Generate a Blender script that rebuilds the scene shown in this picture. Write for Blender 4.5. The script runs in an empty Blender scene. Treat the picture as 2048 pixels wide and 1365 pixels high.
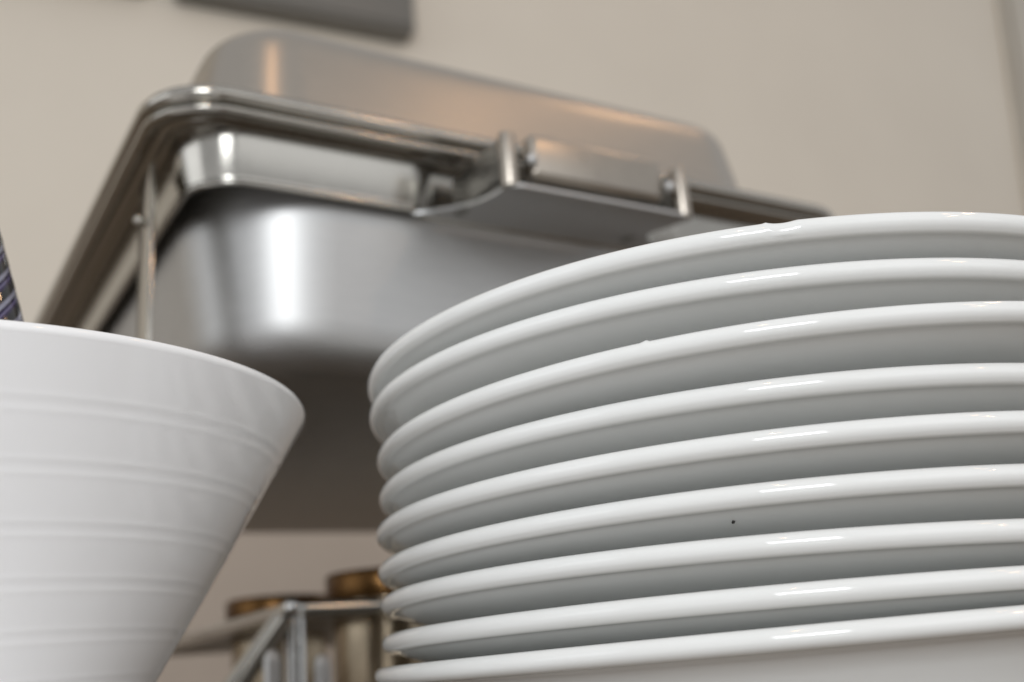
import bpy, bmesh, math, random
from mathutils import Vector, Matrix

scene = bpy.context.scene
R = math.radians
rng = random.Random(7)

# ------------------------------------------------------------------ camera
CAM_Z = 0.055
cam_d = bpy.data.cameras.new('camera')
cam_d.lens = 2198.4 / 2048.0 * 36.0
cam_d.sensor_width = 36.0
cam_d.clip_start = 0.01
cam_d.clip_end = 100.0
cam_d.dof.use_dof = True
cam_d.dof.focus_distance = 0.272
cam_d.dof.aperture_fstop = 0.03864 / 0.0047
cam_d.dof.aperture_blades = 7
cam = bpy.data.objects.new('camera', cam_d)
scene.collection.objects.link(cam)
pitch, roll = R(17.134), R(-4.622)
cr, sr = math.cos(roll), math.sin(roll)
r0 = Vector((1, 0, 0)); u0 = Vector((0, -math.sin(pitch), math.cos(pitch))); f0 = Vector((0, math.cos(pitch), math.sin(pitch)))
cx_ = cr * r0 + sr * u0
cy_ = -sr * r0 + cr * u0
cz_ = -f0
cam.matrix_world = Matrix(((cx_.x, cy_.x, cz_.x, 0), (cx_.y, cy_.y, cz_.y, 0), (cx_.z, cy_.z, cz_.z, CAM_Z), (0, 0, 0, 1)))
scene.camera = cam

# ------------------------------------------------------------------ world and lamps
world = bpy.data.worlds.new('World'); scene.world = world
world.use_nodes = True
bg = world.node_tree.nodes['Background']
bg.inputs[0].default_value = (0.97, 0.98, 1.0, 1)
bg.inputs[1].default_value = 0.50

def area(name, loc, target, sx, sy, power, col):
    l = bpy.data.lights.new(name, 'AREA'); l.shape = 'RECTANGLE'; l.size = sx; l.size_y = sy
    l.energy = power; l.color = col
    o = bpy.data.objects.new(name, l); scene.collection.objects.link(o)
    o.location = loc
    d = Vector(target) - Vector(loc)
    o.rotation_euler = d.to_track_quat('-Z', 'Y').to_euler()
    return o

def spot_ball(name, loc, rad, power, col):
    l = bpy.data.lights.new(name, 'POINT'); l.energy = power; l.shadow_soft_size = rad; l.color = col
    o = bpy.data.objects.new(name, l); scene.collection.objects.link(o); o.location = loc
    return o

# a bright window behind the camera, a dimmer one to the right, warm halogen spots overhead
area('window_light', (0.05, -2.6, 0.85), (0, 0.4, 0.2), 0.40, 0.30, 7.5, (0.95, 0.975, 1.0))
area('wide_window_light', (-0.15, -2.85, 0.95), (0, 0.4, 0.2), 1.0, 1.3, 31, (0.95, 0.975, 1.0))
area('left_fill_light', (-3.0, -0.9, 0.9), (-0.2, 0.33, 0.1), 2.0, 1.5, 9, (0.95, 0.975, 1.0))  # added fill that brightens the bowl from the left, not a known window
area('room_light', (1.75, -1.9, 1.0), (0, 0.45, 0.15), 2.4, 1.7, 7.5, (0.97, 0.985, 1.0))
WARM = (1.0, 0.60, 0.32)
for loc, pw in (((1.16, 0.10, 1.70), 1.1), ((-0.03, -0.77, 2.0), 4), ((2.0, -0.9, 2.0), 9), ((1.6, 0.8, 2.3), 6)):
    spot_ball('warm_spot_light', loc, 0.036, pw, WARM)

scene.view_settings.view_transform = 'Standard'
scene.view_settings.look = 'None'
scene.view_settings.exposure = 0.22
scene.view_settings.gamma = 1
scene.render.engine = 'CYCLES'
scene.cycles.use_denoising = True
scene.cycles.max_bounces = 12
scene.cycles.diffuse_bounces = 6
scene.cycles.glossy_bounces = 8
scene.cycles.sample_clamp_indirect = 6.0
scene.cycles.blur_glossy = 0.3

# ------------------------------------------------------------------ helpers
COL = scene.collection

def tag(o, label=None, cat=None, group=None, kind=None):
    if label: o['label'] = label
    if cat: o['category'] = cat
    if group: o['group'] = group
    if kind: o['kind'] = kind
    return o

def empty(name, loc=(0, 0, 0), rz=0.0):
    o = bpy.data.objects.new(name, None); COL.objects.link(o)
    o.location = loc; o.rotation_euler = (0, 0, rz); o.empty_display_size = 0.05
    return o

def link(name, bm, mat, parent=None, smooth=True, angle=40):
    bmesh.ops.recalc_face_normals(bm, faces=bm.faces)
    me = bpy.data.meshes.new(name); bm.to_mesh(me); bm.free()
    me.materials.append(mat)
    if smooth:
        me.polygons.foreach_set('use_smooth', [True] * len(me.polygons))
        try:
            me.set_sharp_from_angle(angle=R(angle))
        except Exception:
            pass
    o = bpy.data.objects.new(name, me); COL.objects.link(o)
    if parent: o.parent = parent
    return o

def lathe(profile, seg=128, offset=None):
    """profile: list of (r, z); closed at r==0 ends."""
    bm = bmesh.new(); rings = []
    for (r, z) in profile:
        if r < 1e-7:
            rings.append([bm.verts.new((0, 0, z))]); continue
        ring = []
        for k in range(seg):
            a = 2 * math.pi * k / seg
            rr, zz = (r, z) if offset is None else offset(a, r, z)
            ring.append(bm.verts.new((rr * math.cos(a), rr * math.sin(a), zz)))
        rings.append(ring)
    for A, B in zip(rings[:-1], rings[1:]):
        for k in range(seg):
            k2 = (k + 1) % seg
            if len(A) == 1 and len(B) == 1: continue
            if len(A) == 1: bm.faces.new((A[0], B[k], B[k2]))
            elif len(B) == 1: bm.faces.new((A[k], B[0], A[k2]))
            else: bm.faces.new((A[k], B[k], B[k2], A[k2]))
    return bm

def arc(cx, cz, r, a0, a1, n):
    return [(cx + r * math.cos(R(a0 + (a1 - a0) * i / n)), cz + r * math.sin(R(a0 + (a1 - a0) * i / n))) for i in range(n + 1)]

def rrect(x0, x1, y0, y1, r, n=10):
    pts = []
    r = max(0.0008, min(r, (x1 - x0) / 2 - 1e-5, (y1 - y0) / 2 - 1e-5))
    for (cx, cy, a0) in ((x1 - r, y1 - r, 0), (x0 + r, y1 - r, 90), (x0 + r, y0 + r, 180), (x1 - r, y0 + r, 270)):
        for i in range(n + 1):
            a = R(a0 + 90 * i / n)
            pts.append((cx + r * math.cos(a), cy + r * math.sin(a)))
    return pts

def sweep_rrect(rect, rad, prof, cap0=False, cap1=False, closed=False, n=10):
    """prof: list of (inset, z): sections of a rounded box, one loop each."""
    x0, x1, y0, y1 = rect
    bm = bmesh.new(); loops = []
    for (o, z) in prof:
        loops.append([bm.verts.new((x, y, z)) for x, y in rrect(x0 + o, x1 - o, y0 + o, y1 - o, rad - o, n)])
    pairs = list(zip(loops[:-1], loops[1:]))
    if closed: pairs.append((loops[-1], loops[0]))
    for A, B in pairs:
        m = len(A)
        for k in range(m):
            k2 = (k + 1) % m
            bm.faces.new((A[k], A[k2], B[k2], B[k]))
    if cap0: bm.faces.new(loops[0])
    if cap1: bm.faces.new(loops[-1])
    return bm

def fillet_poly(pts, n=8):
    """pts: (x, y, radius); closed polygon with rounded corners."""
    out = []; m = len(pts)
    for i in range(m):
        p = Vector(pts[i][:2]); a = Vector(pts[i - 1][:2]); b = Vector(pts[(i + 1) % m][:2]); r = pts[i][2]
        d1 = (a - p).normalized(); d2 = (b - p).normalized()
        ang = d1.angle(d2)
        if r < 1e-5 or ang > 3.1: out.append((p.x, p.y)); continue
        t = min(r / math.tan(ang / 2), (a - p).length * .499, (b - p).length * .499)
        r = t * math.tan(ang / 2)
        c = p + (d1 + d2).normalized() * (r / math.sin(ang / 2))
        s = p + d1 * t - c; e = p + d2 * t - c
        a0 = math.atan2(s.y, s.x); a1 = math.atan2(e.y, e.x)
        da = (a1 - a0 + math.pi) % (2 * math.pi) - math.pi
        for k in range(n + 1):
            q = a0 + da * k / n
            out.append((c.x + r * math.cos(q), c.y + r * math.sin(q)))
    return out

def prism(poly, z0, z1, bev=0.0, bm=None):
    bm = bm or bmesh.new()
    A = [bm.verts.new((x, y, z0)) for x, y in poly]; B = [bm.verts.new((x, y, z1)) for x, y in poly]
    m = len(poly); 
    for k in range(m):
        k2 = (k + 1) % m
        bm.faces.new((A[k], A[k2], B[k2], B[k]))
    f1 = bm.faces.new(A); f2 = bm.faces.new(B)
    if bev > 0:
        es = list(f1.edges) + list(f2.edges)
        bmesh.ops.bevel(bm, geom=es, offset=bev, segments=3, profile=0.5, affect='EDGES')
    return bm

def box(x0, x1, y0, y1, z0, z1, bev=0.0, seg=2, bm=None):
    b2 = bmesh.new()
    bmesh.ops.create_cube(b2, size=1)
    for v in b2.verts:
        v.co = Vector((x0 + (v.co.x + .5) * (x1 - x0), y0 + (v.co.y + .5) * (y1 - y0), z0 + (v.co.z + .5) * (z1 - z0)))
    if bev > 0:
        bmesh.ops.bevel(b2, geom=list(b2.edges), offset=bev, segments=seg, profile=0.5, affect='EDGES')
    return b2

def tube(path, rad, seg=16, cap=True):
    """tube along a list of points; rad scalar or list."""
    bm = bmesh.new(); P = [Vector(p) for p in path]; rings = []
    for i, p in enumerate(P):
        t = (P[min(i + 1, len(P) - 1)] - P[max(i - 1, 0)]).normalized()
        up = Vector((0, 0, 1)) if abs(t.z) < .95 else Vector((1, 0, 0))
        s = t.cross(up).normalized(); w = s.cross(t).normalized()
        r = rad[i] if isinstance(rad, (list, tuple)) else rad
        rings.append([bm.verts.new(p + r * (math.cos(2 * math.pi * k / seg) * s + math.sin(2 * math.pi * k / seg) * w)) for k in range(seg)])
    for A, B in zip(rings[:-1], rings[1:]):
        for k in range(seg):
            bm.faces.new((A[k], A[(k + 1) % seg], B[(k + 1) % seg], B[k]))
    if cap:
        bm.faces.new(rings[0]); bm.faces.new(rings[-1])
    return bm

# ------------------------------------------------------------------ materials
def new_mat(name):
    m = bpy.data.materials.new(name); m.use_nodes = True
    nt = m.node_tree
    return m, nt, nt.nodes['Principled BSDF']

def noise(nt, scale, detail=4, rough=.6, vec=None):
    n = nt.nodes.new('ShaderNodeTexNoise'); n.inputs['Scale'].default_value = scale
    n.inputs['Detail'].default_value = detail; n.inputs['Roughness'].default_value = rough
    if vec is not None: nt.links.new(vec, n.inputs['Vector'])
    return n

def objcoord(nt, scale=(1, 1, 1)):
    tc = nt.nodes.new('ShaderNodeTexCoord'); mp = nt.nodes.new('ShaderNodeMapping')
    mp.inputs['Scale'].default_value = scale
    nt.links.new(tc.outputs['Object'], mp.inputs['Vector'])
    return mp.outputs['Vector']

def ramp(nt, fac, c0, c1, p0=0.0, p1=1.0):
    r = nt.nodes.new('ShaderNodeValToRGB')
    r.color_ramp.elements[0].color = (*c0, 1); r.color_ramp.elements[1].color = (*c1, 1)
    r.color_ramp.elements[0].position = p0; r.color_ramp.elements[1].position = p1
    nt.links.new(fac, r.inputs['Fac'])
    return r.outputs['Color']

def maprange(nt, v, a, b, c, d):
    m = nt.nodes.new('ShaderNodeMapRange')
    for k, x in zip(('From Min', 'From Max', 'To Min', 'To Max'), (a, b, c, d)): m.inputs[k].default_value = x
    nt.links.new(v, m.inputs['Value'])
    return m.outputs['Result']

def bump(nt, bsdf, h, strength, dist):
    b = nt.nodes.new('ShaderNodeBump'); b.inputs['Strength'].default_value = strength; b.inputs['Distance'].default_value = dist
    nt.links.new(h, b.inputs['Height']); nt.links.new(b.outputs['Normal'], bsdf.inputs['Normal'])

def porcelain(name, c0, c1, rough):
    m, nt, b = new_mat(name)
    v = objcoord(nt)
    n = noise(nt, 14, 5, .6, v)
    nt.links.new(ramp(nt, n.outputs['Fac'], c0, c1, .3, .7), b.inputs['Base Color'])
    n2 = noise(nt, 90, 3, .5, v)
    nt.links.new(maprange(nt, n2.outputs['Fac'], .3, .7, rough * .7, rough * 1.4), b.inputs['Roughness'])
    n3 = noise(nt, 60, 2, .5, v)
    bump(nt, b, n3.outputs['Fac'], .12, .0006)
    b.inputs['IOR'].default_value = 1.52
    return m

def steel(name, col, r0, r1, stretch, sc=60, bstr=.05):
    m, nt, b = new_mat(name)
    b.inputs['Metallic'].default_value = 1.0
    v = objcoord(nt, stretch)
    n = noise(nt, sc, 5, .65, v)
    nt.links.new(ramp(nt, n.outputs['Fac'], tuple(c * .92 for c in col), col, .3, .7), b.inputs['Base Color'])
    nt.links.new(maprange(nt, n.outputs['Fac'], .3, .7, r0, r1), b.inputs['Roughness'])
    if bstr: bump(nt, b, n.outputs['Fac'], bstr, .0005)
    return m

M_PLATE = porcelain('plate_porcelain', (.775, .785, .77), (.81, .82, .808), .055)
M_BOWL = porcelain('bowl_stoneware', (.87, .875, .88), (.90, .905, .91), .11)
M_SATIN = steel('satin_steel', (.53, .53, .525), .45, .49, (1, 1, 8), 60, 0)
M_LID = steel('brushed_lid_steel', (.45, .41, .36), .29, .33, (1, 12, 12), 60, 0)
M_POLISH = steel('polished_steel', (.56, .55, .52), .13, .17, (4, 4, 4), 20, 0)
M_RIM = steel('rim_steel', (.44, .42, .38), .13, .17, (4, 4, 4), 20, 0)
M_APRON = steel('apron_steel', (.45, .435, .40), .15, .19, (4, 4, 4), 20, 0)
M_BRACKET = steel('shaded_bracket_steel', (.26, .25, .23), .34, .40, (4, 4, 4), 20, 0)  # darker steel, shade of the handle recess put into the colour
M_BAR = steel('satin_bar_steel', (.42, .38, .33), .27, .31, (4, 4, 4), 20, 0)
M_CHROME = steel('chrome', (.66, .66, .65), .05, .09, (4, 4, 4), 20, 0)
M_CAN = steel('warm_can_steel', (.34, .28, .20), .13, .17, (4, 4, 4), 20, 0)
M_BRASS = steel('brown_brass', (.10, .052, .019), .22, .32, (4, 4, 4), 40, .02)

def paint(name, c0, c1, rough, bsc=220, bst=.15, bd=.0008, sc=2.0):
    m, nt, b = new_mat(name)
    v = objcoord(nt)
    n = noise(nt, sc, 5, .6, v)
    nt.links.new(ramp(nt, n.outputs['Fac'], c0, c1, .3, .7), b.inputs['Base Color'])
    b.inputs['Roughness'].default_value = rough
    n2 = noise(nt, bsc, 3, .6, v)
    bump(nt, b, n2.outputs['Fac'], bst, bd)
    return m

M_WALL = paint('wall_paint', (.74, .68, .585), (.78, .72, .62), .7)
M_TRIM = paint('trim_paint', (.52, .48, .41), (.56, .52, .45), .45)
M_GREY = paint('grey_plastic', (.17, .165, .15), (.19, .185, .17), .42)
M_TABLE = paint('table_laminate', (.17, .128, .090), (.205, .158, .115), .38, 160, .08, .0004, 6)
M_CLOTH = paint('white_bounce_cloth', (.82, .82, .825), (.87, .87, .875), .85, 700, .3, .0006, 30)
M_FLOOR = paint('dark_floor', (.10, .085, .07), (.14, .12, .10), .5, 120, .1, .001, 3)
M_WALL_SHADE = paint('wall_shade_brown', (.40, .335, .275), (.45, .38, .315), .5)  # lower wall's shade put into a browner colour
M_SPECK, _nt, _b = new_mat('dark_speck'); _b.inputs['Base Color'].default_value = (.02, .018, .016, 1); _b.inputs['Roughness'].default_value = .7
_nz = noise(_nt, 900); _nt.links.new(ramp(_nt, _nz.outputs['Fac'], (.012, .01, .01), (.04, .035, .03)), _b.inputs['Base Color'])
M_DARK, _nt, _b = new_mat('glossy_striped_plastic'); _b.inputs['Roughness'].default_value = .10
_at = _nt.nodes.new('ShaderNodeAttribute'); _at.attribute_name = 'twist'
_fr = _nt.nodes.new('ShaderNodeMath'); _fr.operation = 'FRACT'; _nt.links.new(_at.outputs['Fac'], _fr.inputs[0])
_rp = _nt.nodes.new('ShaderNodeValToRGB'); _el = _rp.color_ramp.elements
_el[0].position = 0; _el[0].color = (.26, .26, .33, 1); _el[1].position = 1; _el[1].color = (.02, .016, .03, 1)
for _p, _c in ((.16, (.22, .22, .28, 1)), (.24, (.012, .012, .012, 1)), (.55, (.016, .016, .016, 1)), (.74, (.03, .018, .07, 1)), (.80, (.20, .18, .30, 1)), (.84, (.02, .012, .06, 1))):
    _e = _el.new(_p); _e.color = _c
_nt.links.new(_fr.outputs[0], _rp.inputs['Fac']); _nt.links.new(_rp.outputs['Color'], _b.inputs['Base Color'])

# ------------------------------------------------------------------ setting: table and wall
def sheet(name, pts, thick, mat, **kw):
    bm = prism(pts, -thick, 0)
    return link(name, bm, mat, None, smooth=False)

WA = R(26.162)
WU = Vector((math.cos(WA), math.sin(WA), 0)); WN = Vector((-math.sin(WA), math.cos(WA), 0))
tb = link('table', prism(fillet_poly([(-2.0, -.75, .03), (2.4, -.75, .03), (2.4, 2.18, .03), (-2.0, 2.18, .03)]), -.03, 0, .003), M_TABLE)
tb.rotation_euler = (0, 0, WA)
cl = link('bounce_cloth', prism(fillet_poly([(-1.9, -.74, .01), (.045, -.74, .01), (.045, .435, .01), (-1.9, .435, .01)]), .0006, .0016), M_CLOTH)  # out-of-view cloth added to bounce light onto the bowl
cl.rotation_euler = (0, 0, WA)
tag(cl, 'unseen white cloth added to bounce light up to the ribbed bowl', 'bounce_cloth')
tag(tb, 'grey laminate buffet table under the plates and chafing dish', 'table')

WDIST = 2.2
KS = WDIST / 1.35     # wall features were measured at 1.35 m
fl = link('floor', box(-6, 7, -7, 4, -.80, -.75), M_FLOOR, None, smooth=False)
tag(fl, kind='structure')
bm = box(-3.4, 4.6, 0, .12, -.8, 3.4)
wall = link('wall', bm, M_WALL, None, smooth=False)
wall.location = WN * WDIST; wall.rotation_euler = (0, 0, WA)
tag(wall, kind='structure')

bs = link('wall_shade_board', box(-2.0, 2.6, -.012, -.001, .001, .52, .003, 2), M_WALL_SHADE, None, smooth=False)  # added board, carries the dish's shade on the lower wall
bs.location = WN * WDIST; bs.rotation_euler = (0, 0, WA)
tag(bs, 'browner board standing in for shade on the wall under the chafing dish', 'wall_shade_board')
# grey wall unit, only its lower edge in view, and its neighbour to the left
def wall_unit(lx0, lx1, lz0, h, depth, label):
    lx0, lx1, lz0 = lx0 * KS, lx1 * KS, lz0 * KS
    root = empty('wall_unit', WU * lx0 + WN * WDIST + Vector((0, 0, lz0 + CAM_Z)), WA)
    tag(root, label, 'wall unit', 'grey wall units above the chafing dish')
    w = lx1 - lx0
    link('casing', box(0, w, -depth, -.002, 0, h, .014, 4), M_GREY, root)
    link('front_panel', box(.010, w - .010, -depth - .006, -depth + .006, .014, h - .010, .004, 2), M_GREY, root)
    return root
wall_unit(.187, .529, .9195, .6, .066, 'grey wall unit whose lower right corner shows above the lid')
wall_unit(-.20, .152, .920, .6, .066, 'grey wall unit left of the pale gap, barely in the frame')

# narrow trim post at the far right of the wall
root = empty('trim_post', WU * 1.745 * KS + WN * WDIST + Vector((0, 0, .3 * KS)), WA)
root.rotation_euler = (0, R(6.5), WA)
tag(root, 'beige trim post on the wall at the right edge of the photo', 'trim')
link('post_board', box(.038, .26, -.032, -.002, -1.4, 2.4, .004, 2), M_TRIM, root)
link('edge_bead', box(0, .030, -.020, -.002, -1.4, 2.4, .004, 2), M_TRIM, root)

# ------------------------------------------------------------------ plates
PR = .135
def plate_profile(deep=False):
    t = .0026
    lip = arc(PR - t, -t, t, 100, -42, 14)                        # rolled lip, outside
    under = [(PR - .0014, -.0050), (PR - .0024, -.0054), (PR - .0036, -.0055), (PR - .0046, -.0056), (PR - .0060, -.0061), (PR - .0085, -.0071), (PR - .014, -.0090), (PR - .021, -.0110), (PR - .032, -.0140)]
    upper = [(0, -.0285), (.066, -.0285), (.074, -.0262), (.082, -.0215), (.090, -.0140), (PR - .032, -.0090), (PR - .018, -.0052), (PR - .010, -.0020), (PR - .006, -.0003)]
    if deep:
        under = under[:6] + [(PR - .0135, -.0115), (PR - .020, -.0195), (PR - .030, -.034), (PR - .042, -.049), (.083, -.0570), (.078, -.0600), (.077, -.0635), (.073, -.0637), (.071, -.060), (0, -.0585)]
    else:
        under += [(.090, -.0190), (.082, -.0258), (.074, -.0322), (.071, -.0332), (.070, -.0362), (.066, -.0363), (.065, -.0330), (0, -.0325)]
    return lip + under + upper + [lip[0]]

def smooth_profile(p, n=1):
    return p

PL = [  # dx, dy, tilt x, tilt y, z above the camera
 (-.0008, -.0001, .0017, -.0058, .10295), (-.0008, .0007, -.0044, -.0021, .09155), (.0016, -.0026, .0150, .0003, .07848),
 (.0014, .0010, -.0028, -.0050, .06377), (.0001, -.0010, .0029, .0032, .05233), (.0001, .0005, -.0041, -.0063, .03888),
 (.0004, .0011, -.0185, -.0058, .02665), (.0004, .0004, -.0032, .0027, .01660), (-.0023, -.0001, .0098, .0116, .00871)]
SX, SY = .08339, .38643

def chip1(a, r, z):
    d = math.degrees(a)
    k = max(0.0, 1 - ((d - 264.2) / 1.5) ** 2)
    if r > PR - .008 and z > -.004:
        z -= .00034 * k; r -= .0002 * k
        e = max(0, 1 - abs(d - 262.5) / .45); z += .00025 * e
    return r, z
def nub3(a, r, z):
    d = math.degrees(a)
    k = max(0.0, 1 - ((d - 247.0) / .35) ** 2)
    if r > PR - .006 and z > -.003: z += .00045 * k
    return r, z

ORD = ['topmost white plate, small chip in its rim', 'second plate from the top, under the chipped one', 'third plate from the top, tiny nub on its rim',
       'fourth white plate from the top of the stack', 'fifth plate from the top, middle of the stack', 'sixth plate from the top, small black speck underneath',
       'seventh white plate from the top of the stack', 'eighth plate from the top, resting in the deep one', 'lowest, deeper white plate standing on the table under the stack']
shared = None
for i, (dx, dy, tx, ty, z) in enumerate(PL):
    if i == 0: o = link('plate', lathe(plate_profile(), 960, chip1), M_PLATE)
    elif i == 2: o = link('plate', lathe(plate_profile(), 960, nub3), M_PLATE)
    elif i == 8: o = link('plate', lathe(plate_profile(True), 288), M_PLATE)
    elif shared is None:
        o = link('plate', lathe(plate_profile(), 288), M_PLATE); shared = o
    else:
        o = shared.copy(); COL.objects.link(o)
    o.location = (SX + dx, SY + dy, z + CAM_Z)
    n = Vector((-tx, -ty, 1)).normalized()
    q = Vector((0, 0, 1)).rotation_difference(n)
    o.rotation_mode = 'QUATERNION'; o.rotation_quaternion = q
    tag(o, ORD[i], 'plate', 'stack of white plates')
    if i == 5:
        bm = bmesh.new(); bmesh.ops.create_icosphere(bm, subdivisions=2, radius=.00042)
        for v in bm.verts: v.co *= 1 + rng.uniform(-.3, .3)
        a = R(254.3)
        rr = PR - .0090
        s = link('speck', bm, M_SPECK, o)
        s.location = (rr * math.cos(a), rr * math.sin(a), -.0076)

# ------------------------------------------------------------------ ribbed bowl
BX, BY, BZ = -.1876, .3267, .0853
BR, BS = .1211, (.12 - .0457) / .12
def bowl_profile():
    p = []
    t = .0045
    out = []
    z = -.003
    GR = [.0158, .0290, .0424, .0548, .0668, .0785, .0900, .1010, .1115]
    def wob(d):
        w = 0.0
        for g in GR:
            for c, amp in ((g - .0016, .00009), (g + .0016, .00009)):
                w += amp * math.exp(-((d - c) / .00075) ** 2)
            w -= .00006 * math.exp(-((d - g) / .0009) ** 2)
        return w
    d = .0019
    while d < .128:
        out.append((BR - BS * d + wob(d), -d)); d += .00035
    rimc = arc(BR - .00263, -.00085, .0018, 140, -31.7, 10)
    foot_r = BR - BS * .128
    H = BZ + CAM_Z
    p = rimc + out + [(foot_r - .001, -.131), (foot_r - .002, -H + .0004), (foot_r - .006, -H), (foot_r - .008, -H + .004), (0, -H + .005)]
    inner = [(0, -H + .010), (foot_r - .010, -H + .012), (foot_r - .004, -.122)]
    for k in range(9): 
        dd = .11 - .105 * k / 8
        inner.append((BR - BS * dd - t, -dd))
    return p + inner + [rimc[0]]
bowl = link('bowl', lathe(bowl_profile(), 256), M_BOWL, angle=60)
bowl.location = (BX, BY, BZ + CAM_Z)
bowl.rotation_mode = 'QUATERNION'
bowl.rotation_quaternion = Vector((0, 0, 1)).rotation_difference(Vector((-.0271, -.0170, 1)).normalized())
tag(bowl, 'white conical bowl with fine ribs, left of the plate stack', 'bowl')

# dark twisted handle standing in the bowl
top = Vector((-.1553, .3120, .1422 + CAM_Z)); bot = Vector((-.1461, .3103, .1135 + CAM_Z))
ax = (bot - top).normalized()
side = ax.cross(Vector((0, 1, 0))).normalized()
if side.x > 0: side = -side
def twisted():
    bm = bmesh.new(); rings = []; seg = 120; N = 260
    lay = bm.verts.layers.float.new('twist')
    A = top - ax * .07; B = bot + ax * .070
    L = (B - A).length
    s = side; w = ax.cross(s).normalized()
    for i in range(N + 1):
        t = i / N
        c = A + (B - A) * t
        base = .0130 + .0015 * t
        if t < .04: base *= math.sin(math.pi / 2 * (t / .04 * .9 + .1))
        ring = []
        for k in range(seg):
            ph = 2 * math.pi * k / seg
            tw = 10 * ph / (2 * math.pi) - t * L / .0082
            rr = base * (1 + .004 * math.sin(2 * math.pi * tw))
            vv = bm.verts.new(c + s * base * 1.01 + rr * (math.cos(ph) * s + math.sin(ph) * w))
            vv[lay] = tw + 20
            ring.append(vv)
        rings.append(ring)
    for P, Q in zip(rings[:-1], rings[1:]):
        for k in range(seg):
            bm.faces.new((P[k], P[(k + 1) % seg], Q[(k + 1) % seg], Q[k]))
    bm.faces.new(rings[0]); bm.faces.new(rings[-1])
    return bm
h = link('utensil_handle', twisted(), M_DARK, angle=60)
tag(h, 'dark glossy handle with pale slanting stripes standing in the white ribbed bowl', 'utensil')

# ------------------------------------------------------------------ chafing dish
DA = R(31.5435)
DC = Vector((-.14584, .41985, .26743 + CAM_Z))
W, L = .436, .64
dish = empty('chafing_dish', (DC.x, DC.y, 0), DA)
tag(dish, 'stainless steel chafing dish with closed brushed lid, behind the plates', 'chafing dish')
Z = DC.z
ZV = lambda prof: [(o, z + Z) for o, z in prof]

# lid
LI = .030
lid_prof = [(0.0, -.004), (.0020, .008), (.0105, .050), (.0120, .057)]
lid_prof += [(.0120 + .020 * (math.cos(R(12)) - math.cos(R(a))) , .057 - .020 * math.sin(R(12)) + .020 * math.sin(R(a))) for a in (24, 36, 48, 60, 75, 90)]
lid_prof += [(.065, .0745)]
lid = link('lid', sweep_rrect((LI, W - LI, LI, L - LI), .055, ZV(lid_prof), cap1=True, n=14), M_LID, dish, angle=60)
# upper rim: rolled bead with a groove
rim_prof = [(LI + .004, -.003), (.010, -.0016), (.0045, -.0004), (.0018, -.0008), (.0003, -.0026), (0, -.0046), (.0008, -.0066), (.0028, -.0080), (.0060, -.0086), (.030, -.0086)]
link('lid_rim', sweep_rrect((0, W, 0, L), .036, ZV(rim_prof), n=14), M_RIM, dish, angle=60)
fr_prof = [(.030, -.0090), (.0065, -.0090), (.0035, -.0094), (.0022, -.0108), (.0026, -.0124), (.0050, -.0136), (.0090, -.0132), (.0100, -.0118), (.0112, -.0118), (.0122, -.0132), (.0138, -.0134), (.0148, -.0120), (.0162, -.0116), (.0174, -.0126), (.0186, -.0127), (.0196, -.0119), (.0225, -.0118), (.045, -.0118)]
link('frame_rim', sweep_rrect((0, W, 0, L), .036, ZV(fr_prof), n=14), M_RIM, dish, angle=60)
# apron: a band under the rim, notched where the handle sits
ai = .021
ap = [(ai, ai, .030), (.1365, ai, .011), (.144, ai + .0065, .006), (.290, ai + .0065, .006), (.302, ai, .011), (W - ai, ai, .030), (W - ai, L - ai, .030), (ai, L - ai, .030)]
outer = fillet_poly(ap, 10)
bm = bmesh.new()
def band(bm, poly, prof):
    loops = [[bm.verts.new((x, y, z + Z)) for x, y in offset_poly(poly, o)] for o, z in prof]
    m = len(poly)
    for A, B in zip(loops[:-1], loops[1:]):
        for k in range(m):
            bm.faces.new((A[k], A[(k + 1) % m], B[(k + 1) % m], B[k]))
def offset_poly(poly, o):
    m = len(poly); out = []
    for i in range(m):
        a = Vector(poly[i - 1]); p = Vector(poly[i]); b = Vector(poly[(i + 1) % m])
        t = ((p - a).normalized() + (b - p).normalized()).normalized()
        n = Vector((-t.y, t.x))
        out.append((p.x + n.x * o, p.y + n.y * o))
    return out
band(bm, outer, [(-.002, -.0121), (-.0018, -.0130), (.0028, -.0333), (.0031, -.0342), (.0029, -.0348), (.0025, -.0356), (.0027, -.0368), (.0036, -.0374), (.0056, -.0368), (.0060, -.0340), (.0015, -.0125)])
link('apron', bm, M_APRON, dish, angle=50)
# water pan
pan_prof = [(.0125, -.0125), (.0140, -.030), (.0180, -.060), (.0225, -.093)]
pan_prof += [(.0225 + .024 * (1 - math.cos(R(a))), -.093 - .024 * math.sin(R(a))) for a in (15, 30, 45, 60, 75, 90)]
pan_prof = [(o + .018, z) for o, z in pan_prof]
link('water_pan', sweep_rrect((0, W, 0, L), .036 + .062, ZV(pan_prof), cap1=True, n=18), M_SATIN, dish, angle=60)

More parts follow.
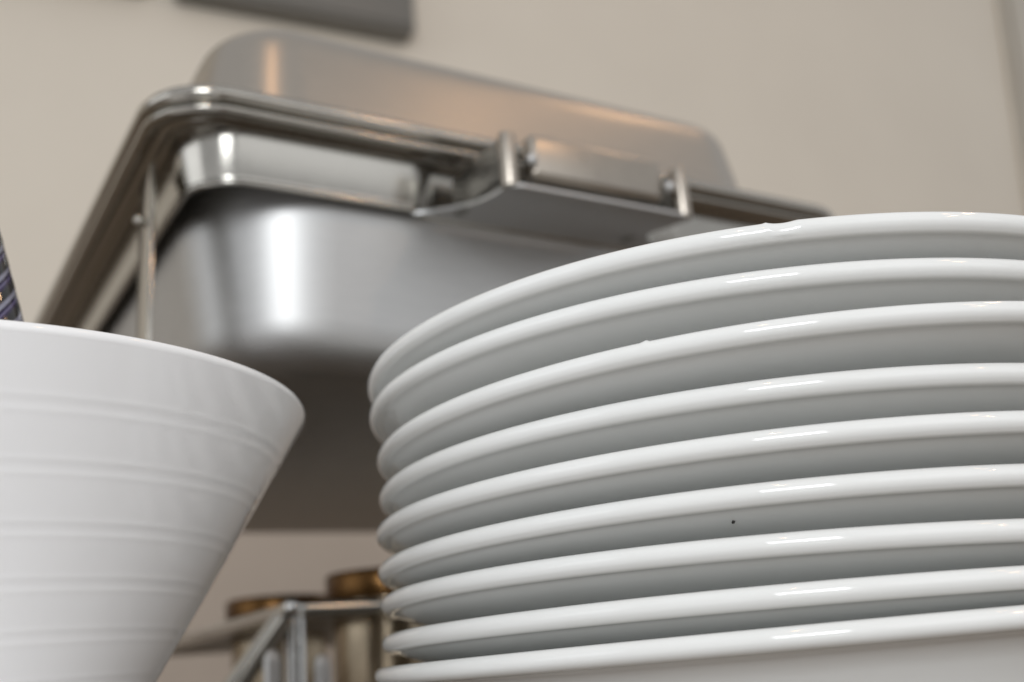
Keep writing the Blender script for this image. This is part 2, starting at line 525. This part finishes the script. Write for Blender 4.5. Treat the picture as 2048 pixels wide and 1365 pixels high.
# end handle: two chrome end posts, a grip bar, a shelf plate with flared sides
hx0, hx1, hy = .155, .2585, -.036
plate = [(.134, .026, 0), (.141, .0225, .01), (hx0 - .002, .004, .03), (hx0 - .002, hy - .004, .006), (hx1 + .002, hy - .004, .006), (hx1 + .002, .004, .03), (.291, .0225, .01), (.304, .026, 0)]
bm = bmesh.new()
NY = 14
prevA = prevB = None
pl = fillet_poly(plate, 8)
def halfwidth(y):   # left and right edge of the plate outline at depth y
    xs = []
    for k in range(len(pl)):
        (xa, ya), (xb, yb) = pl[k], pl[(k + 1) % len(pl)]
        if (ya - y) * (yb - y) <= 0 and abs(ya - yb) > 1e-9: xs.append(xa + (xb - xa) * (y - ya) / (yb - ya))
    return min(xs), max(xs)
rows = []
for i in range(NY * 2 + 1):
    t = i / (NY * 2); y = hy - .00395 + t * (.0259 - hy + .00395)
    xa, xb = halfwidth(y)
    z = Z - .0480 + .0098 * (t * t * (3 - 2 * t))
    rows.append([(xa + (xb - xa) * j / 24, y, z) for j in range(25)])
for dz in (0, .0016):
    V = [[bm.verts.new((x, y, z + dz)) for x, y, z in r] for r in rows]
    for A, B in zip(V[:-1], V[1:]):
        for j in range(24): bm.faces.new((A[j], A[j + 1], B[j + 1], B[j]))
    if dz == 0: V0 = V
ring = lambda V: V[0] + [r[-1] for r in V[1:]] + V[-1][-2::-1] + [r[0] for r in V[-2:0:-1]]
ra, rb = ring(V0), ring(V)
for k in range(len(ra)):
    k2 = (k + 1) % len(ra)
    bm.faces.new((ra[k], ra[k2], rb[k2], rb[k]))
link('handle_plate', bm, M_SATIN, dish, angle=50)
for x, s in ((hx0, -1), (hx1, 1)):
    pl = fillet_poly([(x - .0022, hy, .002), (x + .0022, hy, .002), (x + .0022, .016, 0), (x - .0022, .016, 0)], 4)
    br = link('handle_bracket', prism(pl, Z - .0405, Z - .0205, .0006), M_BRACKET, dish)
    post = link('end_post', tube([(x, hy, Z - .0474), (x, hy, Z - .0460), (x, hy, Z - .0220), (x, hy, Z - .0200)], [.0040, .0043, .0043, .0040], 24), M_BAR, br)
    bm = bmesh.new(); bmesh.ops.create_uvsphere(bm, u_segments=20, v_segments=12, radius=.0031)
    k = link('screw_knob', bm, M_SATIN, br); k.location = (x - s * .0105, hy - .004, Z - .0330)
link('grip_bar', box(hx0 + .0120, hx1 - .0120, hy - .002, hy + .0085, Z - .0405, Z - .0165, .0040, 4), M_BAR, dish, angle=60)

# legs and their bolts
def leg(x, y):
    o = link('leg', box(x - .0014, x + .0014, y - .011, y + .011, 0, Z - .020, .0008, 2), M_RIM, dish)
    sx = -1 if x < W / 2 else 1
    bm = bmesh.new(); bmesh.ops.create_uvsphere(bm, u_segments=16, v_segments=10, radius=.0026)
    b = link('bolt', bm, M_RIM, o); b.location = (x + sx * .0036, y, Z - .046)
for x in (.0115, W - .0115):
    for y in (.062, L - .062): leg(x, y)

# ------------------------------------------------------------------ burner stand with two burners under the dish
def dpt(lx, ly, z):  # dish-local to world
    return Vector((DC.x, DC.y, 0)) + Matrix.Rotation(DA, 3, 'Z') @ Vector((lx, ly, z))
TZ = Z - .2195
tx0, tx1, ty0, ty1 = .0985, .318, .124, .50
st = empty('burner_stand', dpt(tx0, ty0, 0), DA)
tag(st, 'low chrome stand holding two burners under the chafing dish', 'burner stand')
lw, ll = tx1 - tx0, ty1 - ty0
tray_prof = [(.016, .0000), (.003, .0000), (.0005, -.0012), (0, -.004), (.0006, -.0072), (.003, -.0080), (.010, -.0072), (.016, -.0066)]
link('tray_frame', sweep_rrect((0, lw, 0, ll), .012, [(o, z + TZ) for o, z in tray_prof], closed=True), M_POLISH, st, angle=60)
link('tray_shelf', box(.0155, lw - .0155, .0155, ll - .0155, TZ - .0055, TZ - .0035), M_SATIN, st, smooth=False)
for x in (.007, lw - .007):
    for y in (.007, ll - .007):
        link('post', tube([(x, y, 0), (x, y, TZ - .0078)], .0056, 20), M_CHROME, st)
for y in (.007, ll - .007):
    link('brace', tube([(.000, y, TZ - .0085), (-.072, y + .004, .0)], .0062, 12), M_RIM, st)
bm = bmesh.new(); bmesh.ops.create_uvsphere(bm, u_segments=16, v_segments=10, radius=.0046)
k = link('corner_knob', bm, M_CHROME, st); k.location = (.004, .002, TZ - .003)

for px_, pz_ in ((.0860, -.2437), (.1120, -.2475)):
    link('peg', tube([(px_ - tx0, -.014, 0), (px_ - tx0, -.014, Z + pz_ - .006), (px_ - tx0, -.014, Z + pz_ - .002), (px_ - tx0, -.014, Z + pz_)], [.0042, .0042, .0036, .0018], 20), M_SATIN, st)
def burner(lx, ly, label):
    root = empty('fuel_burner', dpt(lx, ly, 0), DA)
    tag(root, label, 'burner', 'burners under the chafing dish')
    r = .0365
    zb = TZ - .070
    body = [(0, zb), (r - .006, zb), (r - .004, zb + .001), (r - .0035, zb + .004), (r - .0035, TZ + .0015), (r - .002, TZ + .003), (r - .002, TZ + .004), (0, TZ + .004)]
    link('can', lathe(body, 64), M_CAN, root)
    ring = [(r - .006, TZ + .0042), (r, TZ + .0044), (r + .0006, TZ + .0056), (r + .0006, TZ + .0190), (r - .0006, TZ + .0208), (r - .004, TZ + .0212), (r - .008, TZ + .0205), (r - .009, TZ + .010), (0, TZ + .0095)]
    link('lid_ring', lathe(ring, 64), M_BRASS, root)
    link('support_ring', lathe([(r - .0032, zb + .0022), (r + .004, zb + .0022), (r + .004, zb + .0042), (r - .0032, zb + .0042)], 48), M_CHROME, root)
    return root
burner(.186, .192, 'near fuel burner with brown brass lid, beside the plate stack')
burner(.170, .345, 'farther fuel burner with brown brass lid, beside the white bowl')
